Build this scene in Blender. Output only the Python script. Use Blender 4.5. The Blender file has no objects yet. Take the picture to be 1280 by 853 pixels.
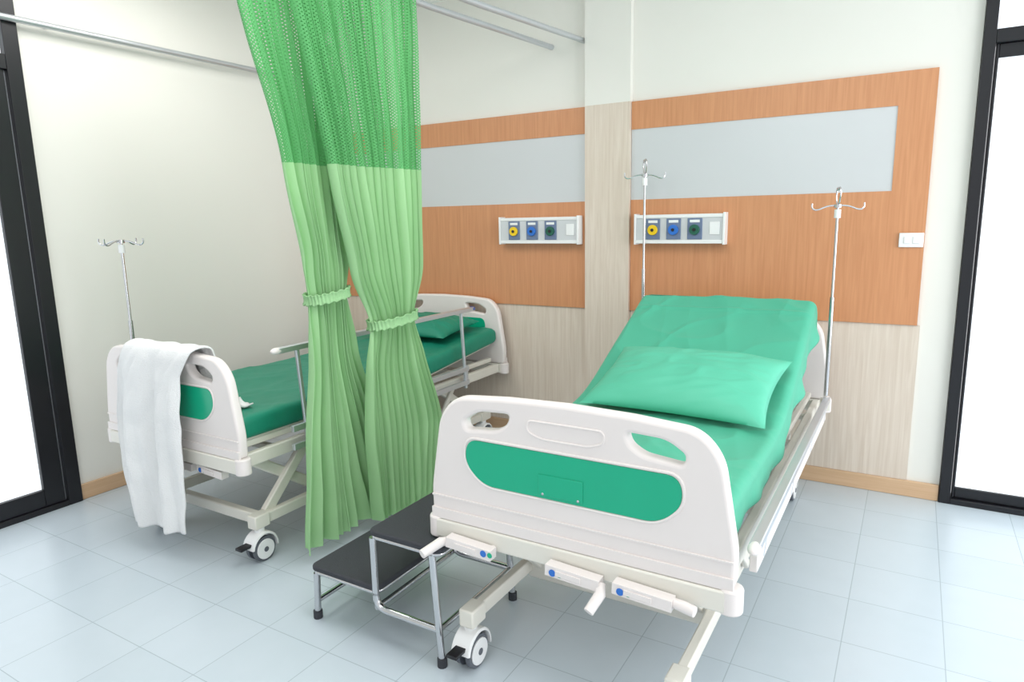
import bpy, bmesh, math, random
from mathutils import Vector, Matrix, noise
random.seed(4)
S = bpy.context.scene
try:
    S.view_settings.view_transform = 'Standard'
    S.view_settings.look = 'None'
except Exception as e:
    print(e)

def lin(c):
    return tuple(((v/255)/12.92 if v/255 <= .04045 else ((v/255+.055)/1.055)**2.4) for v in c)

# ---------------------------------------------------------------- materials
def mat(name, rgb, rough=.5, metal=0., var=.05, vscale=6., bump=0., bscale=40., spec=.5, sheen=0., emit=0., trans=0.):
    m = bpy.data.materials.new(name); m.use_nodes = True
    nt = m.node_tree; n = nt.nodes; l = nt.links
    b = n['Principled BSDF']
    tc = n.new('ShaderNodeTexCoord')
    nz = n.new('ShaderNodeTexNoise'); nz.inputs['Scale'].default_value = vscale; nz.inputs['Detail'].default_value = 4
    l.new(tc.outputs['Object'], nz.inputs['Vector'])
    mix = n.new('ShaderNodeMix'); mix.data_type = 'RGBA'
    c = lin(rgb)
    mix.inputs[6].default_value = (*[max(0, v*(1-var)) for v in c], 1)
    mix.inputs[7].default_value = (*[min(1, v*(1+var)) for v in c], 1)
    l.new(nz.outputs['Fac'], mix.inputs[0]); l.new(mix.outputs[2], b.inputs['Base Color'])
    b.inputs['Roughness'].default_value = rough; b.inputs['Metallic'].default_value = metal
    b.inputs['Specular IOR Level'].default_value = spec
    if sheen: b.inputs['Sheen Weight'].default_value = sheen
    if emit:
        l.new(mix.outputs[2], b.inputs['Emission Color']); b.inputs['Emission Strength'].default_value = emit
    if bump:
        n2 = n.new('ShaderNodeTexNoise'); n2.inputs['Scale'].default_value = bscale; n2.inputs['Detail'].default_value = 6
        l.new(tc.outputs['Object'], n2.inputs['Vector'])
        bp = n.new('ShaderNodeBump'); bp.inputs['Strength'].default_value = bump; bp.inputs['Distance'].default_value = .01
        l.new(n2.outputs['Fac'], bp.inputs['Height']); l.new(bp.outputs['Normal'], b.inputs['Normal'])
    if trans:
        tr = n.new('ShaderNodeBsdfTranslucent'); l.new(mix.outputs[2], tr.inputs['Color'])
        ms = n.new('ShaderNodeMixShader'); ms.inputs[0].default_value = trans
        l.new(b.outputs[0], ms.inputs[1]); l.new(tr.outputs[0], ms.inputs[2])
        l.new(ms.outputs[0], n['Material Output'].inputs['Surface'])
    return m

def wood(name, c1, c2, scale=(30, 30, 1.2), rough=.35):
    m = bpy.data.materials.new(name); m.use_nodes = True
    nt = m.node_tree; n = nt.nodes; l = nt.links; b = n['Principled BSDF']
    tc = n.new('ShaderNodeTexCoord'); mp = n.new('ShaderNodeMapping'); mp.inputs['Scale'].default_value = scale
    l.new(tc.outputs['Object'], mp.inputs['Vector'])
    nz = n.new('ShaderNodeTexNoise'); nz.inputs['Scale'].default_value = 2.5; nz.inputs['Detail'].default_value = 8; nz.inputs['Distortion'].default_value = .6
    l.new(mp.outputs[0], nz.inputs['Vector'])
    cr = n.new('ShaderNodeValToRGB')
    cr.color_ramp.elements[0].position = .3; cr.color_ramp.elements[0].color = (*lin(c1), 1)
    cr.color_ramp.elements[1].position = .7; cr.color_ramp.elements[1].color = (*lin(c2), 1)
    l.new(nz.outputs['Fac'], cr.inputs[0]); l.new(cr.outputs[0], b.inputs['Base Color'])
    b.inputs['Roughness'].default_value = rough
    return m

def floor_mat():
    m = bpy.data.materials.new('vinyl_tiles'); m.use_nodes = True
    nt = m.node_tree; n = nt.nodes; l = nt.links; b = n['Principled BSDF']
    tc = n.new('ShaderNodeTexCoord'); mp = n.new('ShaderNodeMapping'); mp.inputs['Location'].default_value = (.12, .06, 0)
    l.new(tc.outputs['Object'], mp.inputs['Vector'])
    br = n.new('ShaderNodeTexBrick'); br.offset = 0; br.squash = 1
    br.inputs['Scale'].default_value = 1; br.inputs['Brick Width'].default_value = .305; br.inputs['Row Height'].default_value = .305
    br.inputs['Mortar Size'].default_value = .0018; br.inputs['Mortar Smooth'].default_value = .3; br.inputs['Bias'].default_value = 0
    br.inputs['Color1'].default_value = (*lin((194, 205, 213)), 1); br.inputs['Color2'].default_value = (*lin((199, 209, 217)), 1)
    br.inputs['Mortar'].default_value = (*lin((166, 178, 186)), 1)
    l.new(mp.outputs[0], br.inputs['Vector'])
    nz = n.new('ShaderNodeTexNoise'); nz.inputs['Scale'].default_value = 9; nz.inputs['Detail'].default_value = 8
    l.new(tc.outputs['Object'], nz.inputs['Vector'])
    mx = n.new('ShaderNodeMix'); mx.data_type = 'RGBA'; mx.blend_type = 'MULTIPLY'; mx.inputs[0].default_value = 1
    cr = n.new('ShaderNodeValToRGB'); cr.color_ramp.elements[0].color = (.94, .95, .95, 1); cr.color_ramp.elements[1].color = (1, 1, 1, 1)
    l.new(nz.outputs['Fac'], cr.inputs[0]); l.new(br.outputs['Color'], mx.inputs[6]); l.new(cr.outputs[0], mx.inputs[7])
    l.new(mx.outputs[2], b.inputs['Base Color'])
    b.inputs['Roughness'].default_value = .27; b.inputs['Specular IOR Level'].default_value = .5
    return m

def mesh_curtain_mat():
    m = bpy.data.materials.new('curtain_mesh_fabric'); m.use_nodes = True
    nt = m.node_tree; n = nt.nodes; l = nt.links; b = n['Principled BSDF']
    tc = n.new('ShaderNodeTexCoord'); sp = n.new('ShaderNodeSeparateXYZ'); l.new(tc.outputs['UV'], sp.inputs[0])
    def mth(op, a, bb):
        x = n.new('ShaderNodeMath'); x.operation = op
        for i, v in enumerate((a, bb)):
            if v is None: continue
            if isinstance(v, (int, float)): x.inputs[i].default_value = v
            else: l.new(v, x.inputs[i])
        return x.outputs[0]
    su = mth('SINE', mth('MULTIPLY', sp.outputs[0], 2*math.pi/.013), None); sv = mth('SINE', mth('MULTIPLY', sp.outputs[1], 2*math.pi/.013), None)
    pr = mth('MULTIPLY', su, sv)
    hole = mth('GREATER_THAN', pr, .5)
    b.inputs['Base Color'].default_value = (*lin((108, 186, 118)), 1); b.inputs['Roughness'].default_value = .8
    tr = n.new('ShaderNodeBsdfTranslucent'); tr.inputs['Color'].default_value = (*lin((122, 198, 132)), 1)
    ms = n.new('ShaderNodeMixShader'); ms.inputs[0].default_value = .3
    l.new(b.outputs[0], ms.inputs[1]); l.new(tr.outputs[0], ms.inputs[2])
    tp = n.new('ShaderNodeBsdfTransparent')
    m2 = n.new('ShaderNodeMixShader'); l.new(hole, m2.inputs[0]); l.new(ms.outputs[0], m2.inputs[1]); l.new(tp.outputs[0], m2.inputs[2])
    l.new(m2.outputs[0], n['Material Output'].inputs['Surface'])
    return m

M = dict(
    wall=mat('wall_paint', (231, 229, 222), .6, var=.015, vscale=2),
    ceil=mat('ceiling_paint', (244, 244, 240), .8, var=.01),
    floor=floor_mat(),
    orange=wood('orange_laminate', (196, 134, 92), (209, 148, 105)),
    pale=wood('pale_oak_laminate', (208, 192, 176), (222, 209, 195)),
    base=wood('baseboard_wood', (202, 166, 130), (214, 180, 146), (1.2, 1.2, 30)),
    silver=mat('frosted_panel', (204, 206, 208), .35, metal=.1, var=.03, vscale=1.5),
    black=mat('black_aluminium', (18, 18, 24), .35, var=.1),
    glass=mat('frosted_glass', (238, 243, 248), .4, var=.01, vscale=2, emit=.7),  # emission stands in for daylight coming through the panes
    cream=mat('bed_plastic_cream', (232, 224, 221), .36, var=.015, spec=.5),
    frame=mat('bed_painted_steel', (226, 222, 212), .35, var=.03),
    inset=mat('green_inset', (10, 170, 130), .3, var=.03),
    sheet=mat('mint_sheet', (74, 180, 148), .6, var=.05, vscale=3, bump=.18, bscale=14, sheen=.1, trans=.08),
    pillow=mat('mint_pillow', (88, 188, 157), .55, var=.04, bump=.14, bscale=12),
    dsheet=mat('dark_green_sheet', (14, 130, 104), .5, var=.08, vscale=4, bump=.15, bscale=20),
    curtain=mat('green_curtain', (172, 216, 162), .8, var=.04, vscale=3, trans=.26),
    cmesh=mesh_curtain_mat(),
    chrome=mat('chrome', (205, 205, 208), .18, metal=1., var=.05),
    alu=mat('aluminium', (205, 208, 213), .35, metal=.7, var=.04),
    rubber=mat('dark_rubber', (52, 54, 60), .7, var=.12, vscale=60, bump=.3, bscale=300),
    tyre=mat('grey_tyre', (92, 96, 104), .5, var=.05),
    blue=mat('blue_cap', (60, 90, 160), .35),
    towel=mat('white_towel', (236, 236, 236), .95, var=.02, bump=.5, bscale=220, sheen=.3),
    white=mat('white_plastic', (236, 236, 236), .35, var=.01),
    greyp=mat('outlet_plate', (104, 120, 150), .4, var=.03),
    yellow=mat('yellow_valve', (240, 200, 20), .4), bluev=mat('blue_valve', (40, 110, 200), .4), greenv=mat('green_valve', (20, 90, 70), .4),
    panelw=mat('medical_panel_body', (206, 208, 210), .3, metal=.2, var=.02),
)

# ---------------------------------------------------------------- builders
def empty(name, loc=(0, 0, 0)):
    e = bpy.data.objects.new(name, None); S.collection.objects.link(e); e.location = loc; e.empty_display_size = .1
    return e

def addobj(name, me, mats, parent=None, bevel=0., smooth=35, subsurf=0):
    for m in mats: me.materials.append(m)
    o = bpy.data.objects.new(name, me); S.collection.objects.link(o)
    if parent: o.parent = parent
    if smooth:
        me.polygons.foreach_set('use_smooth', [True]*len(me.polygons))
        me.set_sharp_from_angle(angle=math.radians(smooth))
    if bevel:
        bv = o.modifiers.new('b', 'BEVEL'); bv.width = bevel; bv.segments = 2; bv.limit_method = 'ANGLE'; bv.angle_limit = math.radians(50)
    if subsurf:
        ss = o.modifiers.new('s', 'SUBSURF'); ss.levels = subsurf; ss.render_levels = subsurf
    return o

class P:
    def __init__(s): s.v = []; s.f = []; s.m = []
    def raw(s, vs, fs, mi=0):
        o = len(s.v); s.v += [tuple(v) for v in vs]; s.f += [tuple(i+o for i in f) for f in fs]; s.m += [mi]*len(fs)
    def box(s, lo, hi, mi=0, R=None):
        (a, b, c), (d, e, f) = lo, hi
        vs = [Vector(p) for p in [(a, b, c), (d, b, c), (d, e, c), (a, e, c), (a, b, f), (d, b, f), (d, e, f), (a, e, f)]]
        if R:
            ctr = sum(vs, Vector())/8; vs = [ctr + R @ (v-ctr) for v in vs]
        s.raw(vs, [(0, 3, 2, 1), (4, 5, 6, 7), (0, 1, 5, 4), (1, 2, 6, 5), (2, 3, 7, 6), (3, 0, 4, 7)], mi)
    def bar(s, p, q, w, h, mi=0):
        p, q = Vector(p), Vector(q); d = (q-p).normalized()
        up = Vector((0, 0, 1)) if abs(d.z) < .95 else Vector((0, 1, 0))
        x = d.cross(up).normalized(); u = x.cross(d)
        vs = []
        for c in (p, q):
            for sx, su in ((-1, -1), (1, -1), (1, 1), (-1, 1)): vs.append(c + x*sx*w/2 + u*su*h/2)
        s.raw(vs, [(3, 2, 1, 0), (4, 5, 6, 7), (0, 1, 5, 4), (1, 2, 6, 5), (2, 3, 7, 6), (3, 0, 4, 7)], mi)
    def tube(s, pts, r, mi=0, n=12, fillet=0.):
        pts = [Vector(p) for p in pts]
        if fillet: pts = fil(pts, fillet)
        rs = r if isinstance(r, list) else [r]*len(pts)
        T = []
        for i in range(len(pts)):
            a = pts[max(i-1, 0)]; b = pts[min(i+1, len(pts)-1)]; T.append((b-a).normalized())
        u = T[0].orthogonal().normalized(); vs = []
        for i, p in enumerate(pts):
            u = (u - T[i]*u.dot(T[i])).normalized(); w = T[i].cross(u)
            for k in range(n):
                a = 2*math.pi*k/n; vs.append(p + (u*math.cos(a)+w*math.sin(a))*rs[i])
        fs = []
        for i in range(len(pts)-1):
            for k in range(n):
                fs.append((i*n+k, i*n+(k+1) % n, (i+1)*n+(k+1) % n, (i+1)*n+k))
        fs.append(tuple(range(n-1, -1, -1))); fs.append(tuple(range((len(pts)-1)*n, len(pts)*n)))
        s.raw(vs, fs, mi)
    def ellipsoid(s, c, r, mi=0, nu=16, nv=10):
        vs = []; fs = []
        for j in range(nv+1):
            t = math.pi*j/nv
            for i in range(nu):
                a = 2*math.pi*i/nu
                vs.append((c[0]+r[0]*math.sin(t)*math.cos(a), c[1]+r[1]*math.sin(t)*math.sin(a), c[2]+r[2]*math.cos(t)))
        for j in range(nv):
            for i in range(nu): fs.append((j*nu+i, (j+1)*nu+i, (j+1)*nu+(i+1) % nu, j*nu+(i+1) % nu))
        s.raw(vs, fs, mi)
    def obj(s, name, mats, parent=None, bevel=0., smooth=35, subsurf=0):
        me = bpy.data.meshes.new(name); me.from_pydata(s.v, [], s.f)
        me.polygons.foreach_set('material_index', s.m); me.update()
        return addobj(name, me, mats, parent, bevel, smooth, subsurf)

def fil(pts, r, k=6):
    out = [pts[0]]
    for i in range(1, len(pts)-1):
        a, b, c = pts[i-1], pts[i], pts[i+1]
        d1 = (a-b); d2 = (c-b); rr = min(r, d1.length*.49, d2.length*.49)
        p0 = b + d1.normalized()*rr; p1 = b + d2.normalized()*rr
        for j in range(k+1):
            t = j/k; out.append(p0*(1-t)**2 + b*2*t*(1-t) + p1*t*t)
    out.append(pts[-1]); return out

def rpoly(pts, k=8):
    """closed 2D polygon with per-corner radius (x,y,r)"""
    n = len(pts); out = []
    for i in range(n):
        a = Vector(pts[i-1][:2]); b = Vector(pts[i][:2]); c = Vector(pts[(i+1) % n][:2]); r = pts[i][2]
        if r <= 0: out.append(b); continue
        d1 = (a-b); d2 = (c-b); rr = min(r, d1.length*.49, d2.length*.49)
        p0 = b+d1.normalized()*rr; p1 = b+d2.normalized()*rr
        for j in range(k+1):
            t = j/k; out.append(p0*(1-t)**2+b*2*t*(1-t)+p1*t*t)
    return out

def plate(name, outer, holes, y0, y1, mats, parent, bevel=.008):
    """outline in XZ, thickness along Y, real holes"""
    cu = bpy.data.curves.new(name, 'CURVE'); cu.dimensions = '2D'; cu.fill_mode = 'BOTH'
    for loop in [outer]+holes:
        sp = cu.splines.new('POLY'); sp.points.add(len(loop)-1)
        for p, q in zip(sp.points, loop): p.co = (q[0], q[1], 0, 1)
        sp.use_cyclic_u = True
    cu.bevel_depth = bevel; cu.bevel_resolution = 3; cu.offset = -bevel
    cu.extrude = abs(y1-y0)/2 - bevel
    o = bpy.data.objects.new(name, cu); S.collection.objects.link(o)
    dg = bpy.context.evaluated_depsgraph_get(); dg.update()
    me = bpy.data.meshes.new_from_object(o.evaluated_get(dg)); bpy.data.objects.remove(o)
    yc = (y0+y1)/2
    me.transform(Matrix(((1, 0, 0, 0), (0, 0, -1, yc), (0, 1, 0, 0), (0, 0, 0, 1))))
    me.materials.clear()
    return addobj(name, me, mats, parent, 0, 40)

# ---------------------------------------------------------------- room
LX, BY, CZ = -3.83, 3.90, 2.90
CL, CR = -1.765, -1.478
def room():
    def slab(name, lo, hi, m, bev=0): p = P(); p.box(lo, hi); return p.obj(name, [m], bevel=bev)
    slab('floor', (LX-.12, -3.0, -.1), (3.2, BY+.12, 0), M['floor'])
    slab('ceiling', (LX-.12, -3.0, CZ), (3.2, BY+.12, CZ+.1), M['ceil'])
    slab('wall_back', (LX-.12, BY, 0), (.195, BY+.12, CZ), M['wall'])
    p = P(); p.box((LX-.12, 1.765, 0), (LX, BY, CZ)); p.box((LX-.12, -3, 0), (LX, .3, CZ)); p.obj('wall_left', [M['wall']])
    p = P(); p.box((CL, BY-.045, 2.125), (CR, BY-.001, CZ-.001)); p.box((CL, BY-.045, .001), (CR, BY-.001, 2.125), 1)
    p.obj('wall_column', [M['wall'], M['pale']])
    p = P(); p.box((LX+.002, BY-.012, .086), (CL-.002, BY-.001, .90)); p.box((CR+.002, BY-.012, .086), (.05, BY-.001, .90))
    p.obj('wainscot', [M['pale']])
    y0, y1 = BY-.022, BY-.001
    hw = empty('headwall_panel')
    p = P()
    for a, b, c in ((LX+.002, CL-.002, None), (CR+.002, .037, -.12)):
        if c is None: c = b
        p.box((a, y0, .902), (b, y1, 1.565)); p.box((a, y0, 1.968), (b, y1, 2.125))
        if c < b: p.box((c, y0, 1.565), (b, y1, 1.968))
    p.obj('wood_boards', [M['orange']], hw)
    p = P(); p.box((LX+.002, BY-.018, 1.565), (CL-.002, y1, 1.968)); p.box((CR+.002, BY-.018, 1.565), (-.12, y1, 1.968))
    p.obj('frosted_strip', [M['silver']], hw)
    slab('baseboard_back', (CR, BY-.02, .001), (.194, BY-.001, .085), M['base'], .002)
    slab('baseboard_back.001', (LX+.02, BY-.02, .001), (CL-.002, BY-.001, .085), M['base'], .002)
    slab('baseboard_left', (LX+.001, 1.767, .001), (LX+.018, BY-.021, .085), M['base'], .002)
    d = empty('door_1', (0, 0, 0)); p = P()
    Y0, Y1 = BY-.03, BY+.06
    p.box((.197, Y0, 0), (.245, Y1, CZ-.002)); p.box((1.95, Y0, 0), (2.0, Y1, CZ-.002))
    p.box((.245, Y0, 2.20), (1.95, Y1, 2.26)); p.box((.245, Y0, 0), (1.95, Y1, .03)); p.box((.245, Y0, CZ-.05), (1.95, Y1, CZ-.002))
    p.box((.250, Y0+.02, .03), (.262, Y1-.02, 2.20)); p.box((.262, Y0+.025, .032), (1.1, Y1-.02, .085)); p.box((1.08, Y0+.02, .03), (1.14, Y1-.02, 2.20))
    p.box((.262, Y0+.025, 2.14), (1.08, Y1-.02, 2.20))
    p.obj('door_frame', [M['black']], d, .003)
    p = P(); p.box((.262, BY+.01, .085), (1.95, BY+.02, 2.2)); p.box((.245, BY+.01, 2.26), (1.95, BY+.02, CZ-.05)); p.obj('frosted_glass', [M['glass']], d)
    d = empty('door_2'); p = P(); X0, X1 = LX-.06, LX+.03
    p.box((X0, 1.695, 0), (X1, 1.763, CZ-.002)); p.box((X0, .302, 0), (X1, .36, CZ-.002))
    p.box((X0, .36, 2.22), (X1, 1.695, 2.29)); p.box((X0, .36, 0), (X1, 1.695, .03)); p.box((X0, .36, CZ-.05), (X1, 1.695, CZ-.002))
    p.box((X0+.02, 1.59, .03), (X1-.015, 1.685, 2.22)); p.box((X0+.02, .36, .03), (X1-.015, 1.59, .12)); p.box((X0+.02, .36, .12), (X1-.015, .45, 2.22))
    p.box((X0+.02, .45, 2.12), (X1-.015, 1.59, 2.22))
    p.box((X0+.03, 1.684, .03), (X1-.03, 1.696, 2.22), 1)
    p.obj('door_frame', [M['black'], M['alu']], d, .003)
    p = P(); p.box((LX-.02, .45, .12), (LX-.01, 1.59, 2.12)); p.box((LX-.02, .36, 2.29), (LX-.01, 1.695, CZ-.05)); p.obj('frosted_glass', [M['glass']], d)
    def rail(name, pts, brackets, r=.016):
        e = empty(name); p = P(); p.tube(pts, r, fillet=.2); p.obj('rail_tube', [M['alu']], e)
        p = P()
        for b in brackets: p.tube(b, .006)
        p.obj('rail_hangers', [M['alu']], e)
    rail('curtain_rail', [(LX+.05, .3, 2.455), (LX+.05, 3.86, 2.455), ], [[(LX, y, 2.455), (LX+.05, y, 2.455)] for y in (.6, 1.9, 3.4)])
    rail('curtain_rail', [(-2.006, BY, 2.50), (-2.145, 2.75, 2.50), (-2.13, .6, 2.50)], [[(-2.14, y, 2.5), (-2.14, y, CZ)] for y in (.8, 2.5)])
    rail('curtain_rail', [(-1.79, BY, 2.507), (-1.95, 2.83, 2.507), (-1.97, .6, 2.507)], [[(-1.96, y, 2.507), (-1.96, y, CZ)] for y in (.8, 2.5)])
    e = empty('light_switch'); p = P(); p.box((-.072, BY-.034, 1.29), (.034, BY-.0225, 1.36)); p.obj('switch_plate', [M['white']], e, .003)
    p = P(); p.box((-.05, BY-.038, 1.308), (-.02, BY-.033, 1.342)); p.box((-.012, BY-.038, 1.308), (.018, BY-.033, 1.342)); p.obj('rocker', [M['white']], e, .002)
    for x0, x1 in ((-2.365, -1.79), (-1.43, -.905)):
        e = empty('medical_gas_panel', (x0, BY-.022, 1.31)); w = x1-x0
        p = P(); p.box((.012, -.06, 0), (w-.012, 0, .165)); p.box((0, -.068, -.006), (.012, 0, .171), 1); p.box((w-.012, -.068, -.006), (w, 0, .171), 1)
        p.box((.012, -.064, .0), (w-.012, -.06, .02), 1); p.box((.012, -.064, .145), (w-.012, -.06, .165), 1)
        p.obj('panel_body', [M['panelw'], M['white']], e, .003)
        for i, m in enumerate(('yellow', 'bluev', 'greenv')):
            cx = .115 + i*.125*(w/.54)
            p = P(); p.box((cx-.042, -.066, .024), (cx+.042, -.0605, .142)); p.obj('outlet_plate_%d' % i, [M['greyp']], e, .003)
            p = P(); p.tube([(cx, -.066, .078), (cx, -.078, .078)], .029, 0, 24); p.tube([(cx, -.078, .078), (cx, -.084, .078)], .009, 1, 20)
            p.box((cx-.028, -.068, .118), (cx+.028, -.066, .133), 2)
            p.obj('gas_outlet_%d' % i, [M[m], M['black'], M['white']], e, .001)
        p = P()
        p.box((w-.085, -.064, .05), (w-.03, -.0605, .12)); p.obj('socket_blank', [M['white']], e, .002)
room()

# ---------------------------------------------------------------- hospital bed
def board_outline(dz=0):
    pts = [(-.487, .50, .02), (-.490, .60, .03), (-.447, .85+dz, .10), (-.385, .918+dz, .08)]
    top = [(-.2, .932+dz, 0), (0, .937+dz, 0), (.2, .932+dz, 0)]
    return rpoly(pts + top + [(-x, z, r) for x, z, r in reversed(pts)])
def handle_hole(s, dz=0):
    pts = [(.185, .885, .018), (.30, .88, .03), (.352, .845, .02), (.345, .817, .02), (.235, .828, .02), (.195, .852, .02)]
    return rpoly([(s*x, z+dz, r) for x, z, r in pts], 5)
def inset_outline(g=0, dz=0):
    pts = [(-.338-g, .787+g, .04), (.338+g, .787+g, .04), (.35+g, .71, .07), (.285, .645-g, .08), (-.285, .645-g, .08), (-.35-g, .71, .07)]
    return rpoly([(a, b+dz, c) for a, b, c in pts], 8)

def caster(p, x, y, brake):
    for s in (-1, 1):
        p.tube([(x+s*.012, y, .056), (x+s*.030, y, .056)], .056, 1, 28)
        p.tube([(x+s*.029, y, .056), (x+s*.036, y, .056)], .045, 0, 24)
        p.tube([(x+s*.035, y, .056), (x+s*.039, y, .056)], .012, 1, 12)
    n = 12; vs = []; fs = []
    for i in range(n+1):
        a = math.radians(-5 + 175*i/n)
        for sx in (-1, 1):
            for rr in (.062, .071):
                vs.append((x+sx*.038*(1 if rr < .07 else .9), y+rr*math.cos(a), .058+rr*math.sin(a)*1.08))
    for i in range(n):
        b = i*4; c = b+4
        fs += [(b, c, c+1, b+1), (b+1, c+1, c+3, b+3), (b+3, c+3, c+2, b+2), (b+2, c+2, c, b)]
    fs += [(0, 1, 3, 2), (n*4, n*4+2, n*4+3, n*4+1)]
    p.raw(vs, fs, 0)
    p.tube([(x, y, .12), (x, y, .16)], .022, 0, 16)
    if brake: p.box((x-.02, y-.115, .085), (x+.02, y-.055, .097), 2)

def resample(path, N, r=.22):
    pts = fil([Vector((0, y, z)) for y, z in path], r, 10)
    L = [0]
    for a, b in zip(pts, pts[1:]): L.append(L[-1]+(b-a).length)
    smp = []
    for i in range(N+1):
        s = L[-1]*i/N; j = 0
        while j < len(L)-2 and L[j+1] < s: j += 1
        t = (s-L[j])/max(1e-9, L[j+1]-L[j]); smp.append(pts[j].lerp(pts[j+1], t))
    return smp, L[-1]

def wrinkle(x, s, seed, k):
    f = noise.noise(Vector((x*k+seed, s*k*.5, seed)))*.6
    f += (1-min(1, abs(noise.noise(Vector((x*k*.6+s*2.2, s*k*.7-x*1.8, seed+5))))*3.2))**2*.55
    f += (1-min(1, abs(noise.noise(Vector((x*k*.9-s*3.1, s*k*.5+x*2.5, seed+11))))*3.5))**2*.45
    f += (1-min(1, abs(noise.noise(Vector((x*k*1.2+s*1.3, s*k*.35, seed+17))))*5))**2*.25
    return f

def sheet_mesh(path, hw, th, wr, seed, name, m, parent, k=5.):
    N = 130; smp, LL = resample(path, N)
    sec = rpoly([(-hw, -th, .03), (hw, -th, .03), (hw, 0, .035), (-hw, 0, .035)], 5)
    full = []
    for i in range(len(sec)):
        a = sec[i]; b = sec[(i+1) % len(sec)]; kk = max(1, int((b-a).length/.018))
        for j in range(kk): full.append(a.lerp(b, j/kk))
    ns = len(full); vs = []; fs = []
    for i, c in enumerate(smp):
        a = smp[max(0, i-1)]; b = smp[min(N, i+1)]; t = (b-a).normalized(); nrm = Vector((0, -t.z, t.y))
        e = min(i, N-i)*LL/N; sh = 1 if e > .03 else .75+.25*math.sqrt(max(0, 1-(1-e/.03)**2)); s = i*LL/N
        for q in full:
            z = (q[1]+th/2)*sh - th/2; v = c + Vector((q[0]*(.985+.015*sh), 0, 0)) + nrm*z
            if q[1] > -.5*th: v += nrm*wr*wrinkle(q[0], s, seed, k)
            vs.append(v)
    for i in range(N):
        for q in range(ns): fs.append((i*ns+q, i*ns+(q+1) % ns, (i+1)*ns+(q+1) % ns, (i+1)*ns+q))
    fs.append(tuple(range(ns-1, -1, -1))); fs.append(tuple(range(N*ns, (N+1)*ns)))
    p = P(); p.raw(vs, fs); return p.obj(name, [m], parent, 0, 60)

def drape(path, hw, drop, wr, seed, name, m, parent, k=5.):
    """loose sheet: lies on the mattress and hangs over both long sides"""
    N = 200; smp, LL = resample(path, N); W = hw+drop; NU = 150; vs = []; fs = []
    for i, c in enumerate(smp):
        a = smp[max(0, i-1)]; b = smp[min(N, i+1)]; t = (b-a).normalized(); nrm = Vector((0, -t.z, t.y)); s = i*LL/N
        seam = .010*math.exp(-((s-(LL-.15))/.010)**2)
        endr = max(0, 1-(LL-s)/.035); endd = -.06*endr**2
        up = min(1, max(0, (s-1.05)/.3)); dmax = drop*(1+.45*up)
        for j in range(NU+1):
            g = -W+2*W*j/NU; sg = 1 if g > 0 else -1; ag = abs(g)
            dr = dmax*(.85+.15*noise.noise(Vector((s*3, sg, seed))))
            r = .035
            if ag <= hw-r: x, z = g, 0
            elif ag <= hw-r+r*math.pi/2:
                th = (ag-(hw-r))/r; x = sg*(hw-r+r*math.sin(th)); z = -(r-r*math.cos(th))
            else:
                d = (ag-(hw-r+r*math.pi/2))/(drop+r-r*math.pi/2); x = sg*(hw+d*.008+d*(.006+.008*up)*(math.sin(s*15+sg)+.6*math.sin(s*29+2))); z = -r-d*dr*.9
            edge = min(1, max(0, (hw-abs(x))/.06))
            f = wr*wrinkle(g, s, seed, k)*(.3+.7*edge)
            v = c+Vector((x, 0, 0))+nrm*(z+.007+(f if z > -.02 else 0)+seam*edge+endd)
            if z <= -.02: v.x += sg*f*.3
            vs.append(v)
    for i in range(N):
        for j in range(NU): a = i*(NU+1)+j; fs.append((a, a+1, a+NU+2, a+NU+1))
    p = P(); p.raw(vs, fs); o = p.obj(name, [m], parent, 0, 180)
    sd = o.modifiers.new('t', 'SOLIDIFY'); sd.thickness = .003
    return o

def pillow(name, loc, w, d, h, rot, m, parent, seed):
    n = 60; vs = []; fs = []
    for side in (1, -1):
        o = len(vs)
        for j in range(n+1):
            for i in range(n+1):
                u = -1+2*i/n; v = -1+2*j/n
                prof = max(0, (1-abs(u)**3.2))**.55*max(0, (1-abs(v)**2.6))**.6
                x = u*w/2*(1-.07*(1-abs(v)**2)*abs(u)**3); y = v*d/2*(1-.08*(1-abs(u)**2)*abs(v)**3)
                z = side*h/2*prof*(1 if side > 0 else .45)
                if side > 0:
                    z += prof*.008*noise.noise(Vector((u*2.2+seed, v*1.8, 0))) + .007*prof*(1-min(1, 3*abs(noise.noise(Vector((u*2+v*2, v*3-u*2, seed))))))
                    z += .007*prof*abs(u)**2*math.sin(v*9+u*3)
                vs.append((x, y, z))
        for j in range(n):
            for i in range(n):
                a = o+j*(n+1)+i; q = (a, a+1, a+n+2, a+n+1); fs.append(q if side > 0 else q[::-1])
    me = bpy.data.meshes.new(name); me.from_pydata(vs, [], fs); bm = bmesh.new(); bm.from_mesh(me)
    bmesh.ops.remove_doubles(bm, verts=bm.verts, dist=.0004); bm.to_mesh(me); bm.free()
    o = addobj(name, me, [m], parent, 0, 80); o.location = loc; o.rotation_euler = rot
    return o

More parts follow.
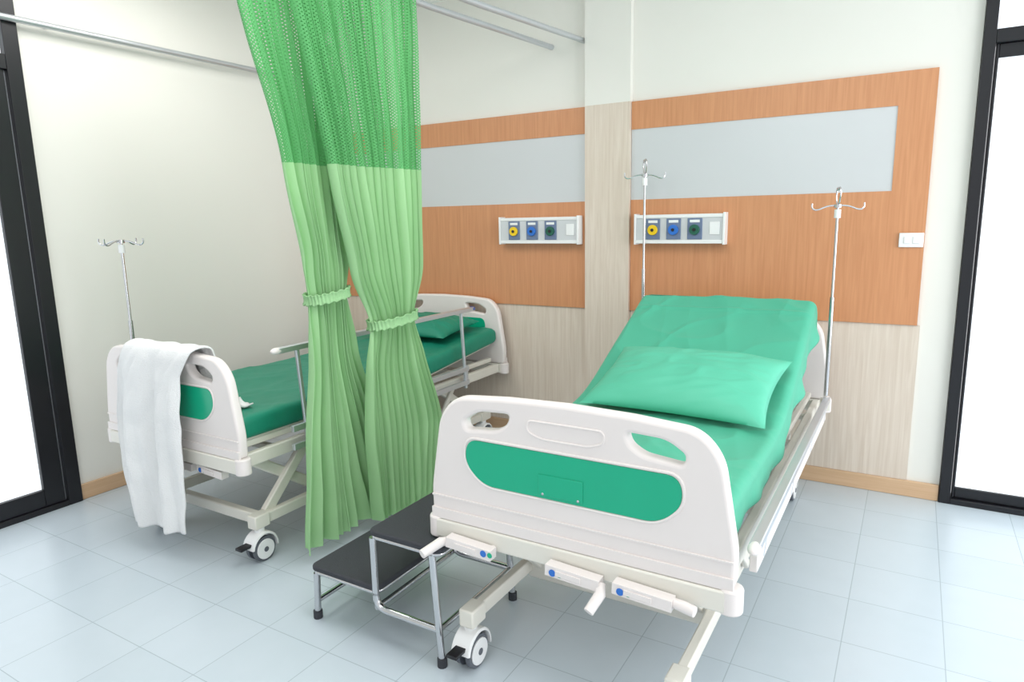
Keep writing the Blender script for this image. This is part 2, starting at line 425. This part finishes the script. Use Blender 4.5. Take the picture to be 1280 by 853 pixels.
def make_bed(loc, variant):
    B = empty('hospital_bed', loc)
    for nm, y0, y1, dz in (('footboard', 0, .045, 0), ('headboard', 2.10, 2.145, .02)):
        plate(nm, board_outline(dz), [handle_hole(1, dz), handle_hole(-1, dz)], y0, y1, [M['cream']], B, .012)
        out = -1 if nm == 'footboard' else 1
        yf = y0 if out < 0 else y1; yi = y1 if out < 0 else y0
        ya, yb = sorted((yf+out*.003, yf-out*.004))
        plate(nm+'_green_inset', inset_outline(0, dz), [], ya, yb, [M['inset']], B, .001)
        plate(nm+'_inner_inset', inset_outline(0, dz), [], yi-.003, yi+.003, [M['inset']], B, .001)
        p = P()
        rim = [Vector((q[0], yf+out*.0005, q[1])) for q in inset_outline(.006, dz)]; p.tube(rim+[rim[0]], .0045, 0, 8)
        ov = rpoly([(-.12, .878, .03), (.12, .878, .03), (.125, .845, .03), (.08, .826, .03), (-.08, .826, .03), (-.125, .845, .03)])
        ov = [Vector((q[0], yf+out*.0002, q[1]+dz)) for q in ov]; p.tube(ov+[ov[0]], .0035, 0, 8)
        p.box((-.484, yf-.004, .575), (.484, yf+.004, .581))
        p.box((-.486, yf-.006, .50), (.486, yf+.006, .535))
        p.obj(nm+'_ridges', [M['cream']], B, .002)
    p = P(); p.box((-.085, -.006, .655), (.06, -.0035, .72)); [p.tube([(x, -.008, .66), (x, -.005, .66)], .004, 1) for x in (-.07, .045)]
    p.obj('card_holder', [M['inset'], M['chrome']], B, .001)
    p = P()
    p.box((-.47, -.012, .435), (.47, .05, .498)); p.box((-.47, 2.095, .435), (.47, 2.155, .498))
    for s in (-1, 1):
        p.box((s*.435-.016, .05, .44), (s*.435+.016, 2.095, .50))
        p.box((s*.40-.014, .06, .515), (s*.40+.014, 2.06, .545))
    for y in (.25, .62, .98, 1.4, 1.85): p.box((-.42, y-.015, .45), (.42, y+.015, .48))
    p.obj('main_frame', [M['frame']], B, .006)
    p = P()
    for y in (.02, 2.125):
        for s in (-1, 1):
            p.tube([(s*.475, y, .43), (s*.475, y, .502)], .033, 0, 20)
    p.obj('corner_bumpers', [M['cream']], B, .006)
    p = P()
    if variant == 0:
        p.box((-.41, .07, .545), (.41, .97, .556))
        p.bar((0, .97, .55), (0, 1.84, .945), .82, .012)
        for s in (-1, 1):
            p.bar((s*.40, .97, .545), (s*.40, 1.84, .94), .025, .03)
            p.bar((s*.25, 1.0, .50), (s*.25, 1.55, .80), .02, .02)
            p.tube([(s*.30, 1.9, .49), (s*.30, 1.62, .83)], .011)
    else:
        p.box((-.41, .07, .545), (.41, 1.25, .556)); p.bar((0, 1.25, .55), (0, 2.06, .64), .82, .012)
    p.obj('mattress_platform', [M['frame']], B, .003)
    bx, by = (0, 0) if variant == 0 else (.085, .10)
    p = P()
    for s in (-1, 1):
        X = s*.345+bx; X2 = s*.30+bx; X3 = s*.375+bx*.4
        p.box((X-.017, -.02+by, .155), (X+.017, 1.96, .205))
        p.bar((X2, .40+by, .19), (X2, .12, .45), .03, .05); p.bar((X2, 1.88, .19), (X2, 1.50, .45), .03, .05)
        if variant == 0: p.bar((X3, .75, .19), (X3, .45, .45), .02, .035)
        else: p.bar((X3, .16, .19), (X3, .42, .45), .03, .05)
        p.bar((X3, 1.42, .19), (X3, 1.62, .45), .02, .035)
        p.box((X-.028, -.035+by, .15), (X+.028, .045+by, .212)); p.box((X-.028, 1.86, .15), (X+.028, 1.97, .212))
    p.box((-.345+bx, .38 if variant == 0 else .10, .13 if variant == 0 else .155), (.345+bx, .43 if variant == 0 else .14, .205)); p.box((-.345+bx, 1.83, .16), (.345+bx, 1.87, .20))
    p.tube([(-.33+bx, .12, .44), (.33+bx, .12, .44)], .018); p.tube([(-.33+bx, 1.5, .45), (.33+bx, 1.5, .45)], .018)
    p.obj('base_frame', [M['frame']], B, .006)
    p = P()
    for x in (-.35+bx, .35+bx):
        caster(p, x, .0+by, True); caster(p, x, 1.90, False)
    p.obj('casters', [M['white'], M['tyre'], M['black']], B, .003)
    p = P()
    for i, (cx, gx, dirx) in enumerate(((-.315, -.41, -1), (.045, .10, 1), (.255, .34, 1))):
        R = Matrix.Rotation(math.radians(3), 3, 'Y')
        yb_ = 0
        if variant == 1:
            # far bed: cranks pushed in and folded under the footboard beam
            yb_ = .062
        y = yb_
        p.box((cx-.085, -.055+y, .428-(.04 if variant else 0)), (cx+.085, -.018+y, .462-(.04 if variant else 0)), 0, R)
        z = .445-(.04 if variant else 0)
        p.tube([(cx-dirx*.07, -.02+y, z), (cx-dirx*.07, .12+y, z)], .012, 0)
        p.box((cx-.05, -.058+y, z-.008), (cx+.03, -.054+y, z+.008), 0, R)
        lx = cx-dirx*.06 if i == 0 else cx-.06
        p.tube([(lx, -.0555+y, z), (lx, -.0575+y, z)], .011, 1, 16); p.tube([(lx+.024, -.0555+y, z), (lx+.024, -.0575+y, z)], .009, 2, 16)
        if variant == 1: continue
        g = cx+dirx*.085
        if i == 1: pts = [(g, -.035, .442), (g+.006, -.055, .42), (g-.01, -.10, .385)]
        elif i == 0: pts = [(g, -.035, .445), (g-.02, -.05, .443), (g-.045, -.12, .425)]
        else: pts = [(g-.005, -.035, .445), (g+.03, -.04, .443), (g+.06, -.045, .440)]
        p.tube(pts, [.013, .016, .015], 0, 14)
    p.obj('crank_handles', [M['cream'], M['bluev'], M['inset']], B, .004)
    for s in (-1, 1):
        p = P(); up = (variant == 1 and s == 1)
        x = s*.497
        if up:
            zt = .925
            p.bar((x, .22, zt), (x, 1.72, zt), .034, .024); p.bar((x, .27, .56), (x, 1.66, .56), .02, .03)
            p.bar((x, .27, .475), (x, 1.66, .475), .02, .03)
            for y in (.33, 1.60):
                p.tube([(x, y+.03, .44), (x, y, zt)], .011); p.tube([(x-.012, y+.05, .47), (x-.012, y+.05, .58)], .016)
            p.ellipsoid((x, .22, zt), (.019, .03, .015), 2); p.ellipsoid((x, 1.72, zt), (.019, .03, .015), 1)
        else:
            p.bar((x+s*.014, .12, .572), (x+s*.014, 1.84, .572), .030, .026)
            p.bar((x+s*.006, .16, .505), (x+s*.006, 1.80, .505), .022, .05, 2)
            for y in (.25, .75, 1.25, 1.72):
                p.bar((x+s*.012, y, .49), (x+s*.014, y+.05, .572), .012, .022)
            for y in (.12, 1.84): p.ellipsoid((x+s*.014, y, .572), (.018, .03, .016), 1)
        p.obj('side_rail_%s' % ('right' if s > 0 else 'left'), [M['alu'], M['blue'] if up else M['cream'], M['cream']], B, .003)
    if variant == 0:
        path = [(.065, .65), (1.02, .65), (1.87, 1.055)]
        sheet_mesh(path, .422, .09, .0, 2.3, 'mattress', M['dsheet'], B)
        drape(path, .438, .085, .0125, 2.3, 'bed_sheet', M['sheet'], B, 3.6)
        pillow('pillow', (.03, 1.09, .770), .76, .50, .17, (math.radians(19), 0, math.radians(-2)), M['pillow'], B, 3.1)
    else:
        sheet_mesh([(.065, .655), (1.25, .655), (2.085, .745)], .435, .10, .008, 7.7, 'mattress', M['dsheet'], B)
        pillow('pillow', (.02, 1.82, .77), .66, .42, .15, (math.radians(7), 0, 0), M['dsheet'], B, 8.1)
        vs = []; fs = []; n = 14
        for j in range(n+1):
            for i in range(n+1):
                u = i/n; v = j/n; vs.append((.16+.15*u+.03*v, .10+.10*v, .670+.035*abs(math.sin(u*5+v*2))*(.5+noise.noise(Vector((u*4, v*4, 1))))))
        for j in range(n):
            for i in range(n): a = j*(n+1)+i; fs.append((a, a+1, a+n+2, a+n+1))
        p = P(); p.raw(vs, fs); o = p.obj('napkin', [M['towel']], B, 0, 80); sd = o.modifiers.new('t', 'SOLIDIFY'); sd.thickness = .006
    return B

bed1 = make_bed((-.825, 1.66, 0), 0)
bed2 = make_bed((-2.83, 1.70, 0), 1)

# ---------------------------------------------------------------- IV poles
def iv_pole(loc, z0, z1, rot, double):
    e = empty('iv_pole', (loc[0], loc[1], 0)); e.rotation_euler = (0, 0, rot)
    p = P(); p.tube([(0, 0, z0), (0, 0, z0+.55*(z1-z0))], .0105); p.tube([(0, 0, z0+.5*(z1-z0)), (0, 0, z1)], .007)
    p.tube([(0, 0, z1-.06), (0, 0, z1-.02)], .015, 1); p.tube([(0, 0, z1-.012), (0, 0, z1+.004)], .018, 0)
    for k in range(4):
        a = k*math.pi/2; c, s = math.cos(a), math.sin(a)
        prof = [(0, 0), (.05, -.004), (.085, -.02), (.105, -.022), (.118, -.008), (.116, .010)]
        if k % 2 and double: prof = [(0, 0), (.02, .01), (.035, .05), (.03, .075), (.012, .085), (.0, .07)]
        p.tube([(c*r, s*r, z1+z) for r, z in prof], .0038, 0, 8, fillet=.02)
    p.obj('pole', [M['chrome'], M['white']], e)
    p = P(); p.box((-.02, -.02, z0-.03), (.02, .02, z0+.03)); p.obj('pole_socket', [M['frame']], e, .004)
iv_pole((-3.345, 1.88), .52, 1.40, math.radians(25), False)
iv_pole((-1.345, 3.75), .52, 1.70, math.radians(35), True)
iv_pole((-.33, 3.60), .52, 1.50, math.radians(20), True)

# ---------------------------------------------------------------- curtains
def interp(tab, z, k):
    for a, b in zip(tab, tab[1:]):
        if a[0] >= z >= b[0]:
            t = (a[0]-z)/(a[0]-b[0]); t2 = t*t*(3-2*t)*.5+t*.5; return a[k]*(1-t2)+b[k]*t2
    return tab[-1][k] if z < tab[-1][0] else tab[0][k]

C = empty('hospital_curtain', (0, 0, 0))
def bunch(name, X0, tab, folds, seed, tie):
    NU, NZ = 420, 120; W = folds*.13
    z1, z0 = tab[0][0], tab[-1][0]; vs = []; uv = []; fs = []; mi = []
    for j in range(NZ+1):
        z = z1+(z0-z1)*j/NZ; yl, yr, am = (interp(tab, z, k) for k in (1, 2, 3))
        g = math.exp(-((z-tie)/.16)**2)
        for i in range(NU+1):
            u = i/NU
            uw = u + .020*math.sin(2*math.pi*(2.3*u+seed)) + .010*noise.noise(Vector((u*5, z*1.2, seed)))
            ph = 2*math.pi*folds*uw + .8*noise.noise(Vector((u*3, z*1.0, seed+3)))
            env = math.sqrt(max(.04, 1-(2*u-1)**2))
            a = am*(.75+.45*noise.noise(Vector((u*8, z*.5, seed+9))))
            a *= (1-g)+g*env
            x = X0 + a*math.sin(ph) + a*.22*math.sin(2*ph+1+seed)
            x += .012*noise.noise(Vector((u*9, z*3, seed))) + (1-g)*.02*math.sin(u*5+seed*4)
            y = yl+(yr-yl)*u + .13*(yr-yl)/folds*math.sin(2*ph)
            zz = z + (.01*math.sin(u*9+seed) if j == NZ else 0)
            vs.append((x, y, zz)); uv.append((u*W, z))
    for j in range(NZ):
        z = z1+(z0-z1)*(j+.5)/NZ
        for i in range(NU):
            a = j*(NU+1)+i; fs.append((a, a+NU+1, a+NU+2, a+1)); mi.append(1 if z > 1.69 else 0)
    me = bpy.data.meshes.new(name); me.from_pydata(vs, [], fs); me.polygons.foreach_set('material_index', mi)
    ul = me.uv_layers.new(name='UVMap')
    for lp in me.loops: ul.data[lp.index].uv = uv[lp.vertex_index]
    addobj(name, me, [M['curtain'], M['cmesh']], C, 0, 180)
    yl, yr, am = (interp(tab, tie, k) for k in (1, 2, 3)); yc = (yl+yr)/2; ry = (yr-yl)/2+.004; rx = am*1.12+.004
    n = 160; vs = []; fs = []; rows = ((-.020, .005), (-.014, .001), (-.005, 0), (.005, 0), (.014, .001), (.020, .005)); nr = len(rows)
    for i in range(n):
        a = 2*math.pi*i/n; ca, sa = math.cos(a), math.sin(a)
        for k, (dz, dr) in enumerate(rows):
            rf = dr + .003*math.sin(a*34+k*.6)
            vs.append((X0+(rx+rf)*math.copysign(abs(ca)**.8, ca), yc+(ry+rf)*math.copysign(abs(sa)**.9, sa), tie+dz+.012*sa+.003*math.sin(a*17)))
    for i in range(n):
        for k in range(nr-1): a = i*nr+k; b = ((i+1) % n)*nr+k; fs.append((a, b, b+1, a+1))
    p = P(); p.raw(vs, fs); o = p.obj(name+'_tieback', [M['curtain']], C, 0, 180); sd = o.modifiers.new('t', 'SOLIDIFY'); sd.thickness = .004
bunch('curtain_panel_front', -2.15, [(2.48, 1.65, 2.25, .035), (1.68, 1.85, 2.22, .042), (1.30, 1.93, 2.2, .05), (1.16, 1.955, 2.165, .055), (.91, 1.92, 2.22, .05), (.41, 1.85, 2.40, .05), (.08, 1.81, 2.52, .055)], 11, .3, 1.16)
bunch('curtain_panel_back', -2.055, [(2.48, 1.87, 2.58, .035), (1.68, 2.045, 2.56, .042), (1.25, 2.14, 2.54, .05), (1.02, 2.22, 2.51, .055), (.82, 2.19, 2.545, .05), (.48, 2.17, 2.64, .05), (.18, 2.19, 2.60, .055), (.08, 2.20, 2.58, .055)], 12, .8, 1.02)

# ---------------------------------------------------------------- step stool
def stool():
    e = empty('step_stool', (.012, 0, 0)); ya, yb = 1.60, 2.06
    p = P()
    for (xa, xb, z) in ((-1.86, -1.53, .215), (-1.56, -1.25, .425)):
        o = rpoly([(xa, ya-.01, .03), (xb, ya-.01, .03), (xb, yb+.01, .03), (xa, yb+.01, .03)], 6); n = len(o)
        p.raw([(q[0], q[1], z-.022) for q in o]+[(q[0], q[1], z) for q in o], [tuple(range(n-1, -1, -1)), tuple(range(n, 2*n))]+[(i, (i+1) % n, n+(i+1) % n, n+i) for i in range(n)])
    p.obj('rubber_treads', [M['rubber']], e, .006)
    p = P(); r = .0125
    for (xa, xb, z) in ((-1.86, -1.53, .188), (-1.56, -1.25, .398)):
        pts = [Vector((x, y, z)) for x, y in ((xa+.01, ya+.2), (xa+.01, ya), (xb-.01, ya), (xb-.01, yb), (xa+.01, yb), (xa+.01, ya+.2))]
        p.tube(pts, .009, fillet=.03)
    for y in (ya, yb):
        p.tube([(-1.845, y, .012), (-1.835, y, .185)], r)
        p.tube([(-1.545, y, .395), (-1.545, y, .13), (-1.27, y, .13)], r, fillet=.05)
        p.tube([(-1.265, y, .012), (-1.29, y, .395)], r)
        p.tube([(-1.545, y, .16), (-1.545, y, .19)], r)
    p.tube([(-1.842, ya, .07), (-1.842, yb, .07)], r*.8); p.tube([(-1.272, ya, .13), (-1.272, yb, .13)], r*.8)
    p.tube([(-1.545, ya, .13), (-1.545, yb, .13)], r*.8)
    p.obj('chrome_legs', [M['chrome']], e)
    p = P()
    for y in (ya, yb):
        for x in (-1.845, -1.265): p.tube([(x, y, 0), (x, y, .03)], .017)
    p.obj('rubber_feet', [M['rubber']], e)
stool()

# ---------------------------------------------------------------- towel
def towel():
    prof = [(.075, .72), (.072, .88), (.055, .948), (.022, .957), (-.02, .95), (-.038, .91), (-.045, .6), (-.048, .3), (-.05, .10)]
    pts = fil([Vector((0, y, z)) for y, z in prof], .03, 5); L = [0]
    for a, b in zip(pts, pts[1:]): L.append(L[-1]+(b-a).length)
    NV, NU = 120, 70; vs = []; fs = []
    wt = [(0, -.17, .30), (.24, -.20, .29), (.34, -.225, .25), (.42, -.255, .21), (.65, -.295, .20), (.95, -.27, .19), (L[-1], -.225, .17)]
    for j in range(NV+1):
        s = L[-1]*j/NV; k = 0
        while k < len(L)-2 and L[k+1] < s: k += 1
        c = pts[k].lerp(pts[k+1], (s-L[k])/max(1e-9, L[k+1]-L[k]))
        for a, b in zip(wt, wt[1:]):
            if a[0] <= s <= b[0]+1e-6:
                t = (s-a[0])/(b[0]-a[0]); xl = a[1]+(b[1]-a[1])*t; xr = a[2]+(b[2]-a[2])*t
        front = min(1, max(0, (s-.30)/.3))
        for i in range(NU+1):
            u = i/NU; x = xl+(xr-xl)*u + .008*noise.noise(Vector((u*2, s*5, 3)))
            f = front*(.017*math.sin(u*12+1.6*s)+.010*math.sin(u*25-2*s+1)) - front*.026 + .012*front*noise.noise(Vector((u*5+s, s*4, 7)))
            dz = .03*u*front*(s/L[-1])+.012*noise.noise(Vector((u*5, 0, 1)))*(s/L[-1])
            top = .012*noise.noise(Vector((u*7, s*6, 2)))
            vs.append((x, c.y+f-abs(top)*(1 if s > .3 else -1), c.z+dz+abs(top)*.7))
    for j in range(NV):
        for i in range(NU): a = j*(NU+1)+i; fs.append((a, a+NU+1, a+NU+2, a+1))
    p = P(); p.raw([(v[0]-2.83, v[1]+1.70, v[2]) for v in vs], fs)
    o = p.obj('bath_towel', [M['towel']], None, 0, 180); sd = o.modifiers.new('t', 'SOLIDIFY'); sd.thickness = .007; sd.offset = 0
towel()

# ---------------------------------------------------------------- lights
def area(name, loc, rot, sx, sy, power, col=(1, 1, 1)):
    l = bpy.data.lights.new(name, 'AREA'); l.shape = 'RECTANGLE'; l.size = sx; l.size_y = sy; l.energy = power; l.color = col
    o = bpy.data.objects.new(name, l); S.collection.objects.link(o); o.location = loc; o.rotation_euler = rot
area('overhead_fill', (-.9, 1.6, CZ-.03), (0, 0, 0), 1.2, 1.2, 22, (1, .98, .96))  # added overhead fills for general illumination, no fittings in view
area('overhead_fill', (-2.9, 2.0, CZ-.03), (0, 0, 0), 1.0, 1.2, 22, (1, .98, .96))
area('overhead_fill', (-.6, -1.2, CZ-.03), (0, 0, 0), 1.5, 1.5, 28, (1, .98, .96))
area('window_daylight', (2.9, 2.2, 1.5), (0, math.radians(90), 0), 2.4, 2.8, 100, (.95, .98, 1))
W = bpy.data.worlds.new('World'); S.world = W; W.use_nodes = True
W.node_tree.nodes['Background'].inputs[0].default_value = (.96, .98, 1, 1); W.node_tree.nodes['Background'].inputs[1].default_value = .97

# ---------------------------------------------------------------- camera
cam = bpy.data.cameras.new('camera'); co = bpy.data.objects.new('camera', cam); S.collection.objects.link(co)
cam.sensor_width = 36; cam.lens = 840/1280*36; cam.clip_start = .05
F = Vector((-.5054, .8445, -.1769)).normalized(); Rr = Vector((.8599, .5103, -.0199)); Rr = (Rr-F*Rr.dot(F)).normalized(); U = Rr.cross(F)
mw = Matrix((Rr, U, -F)).transposed().to_4x4(); mw.translation = Vector((0, 0, 1.46)); co.matrix_world = mw
S.camera = co
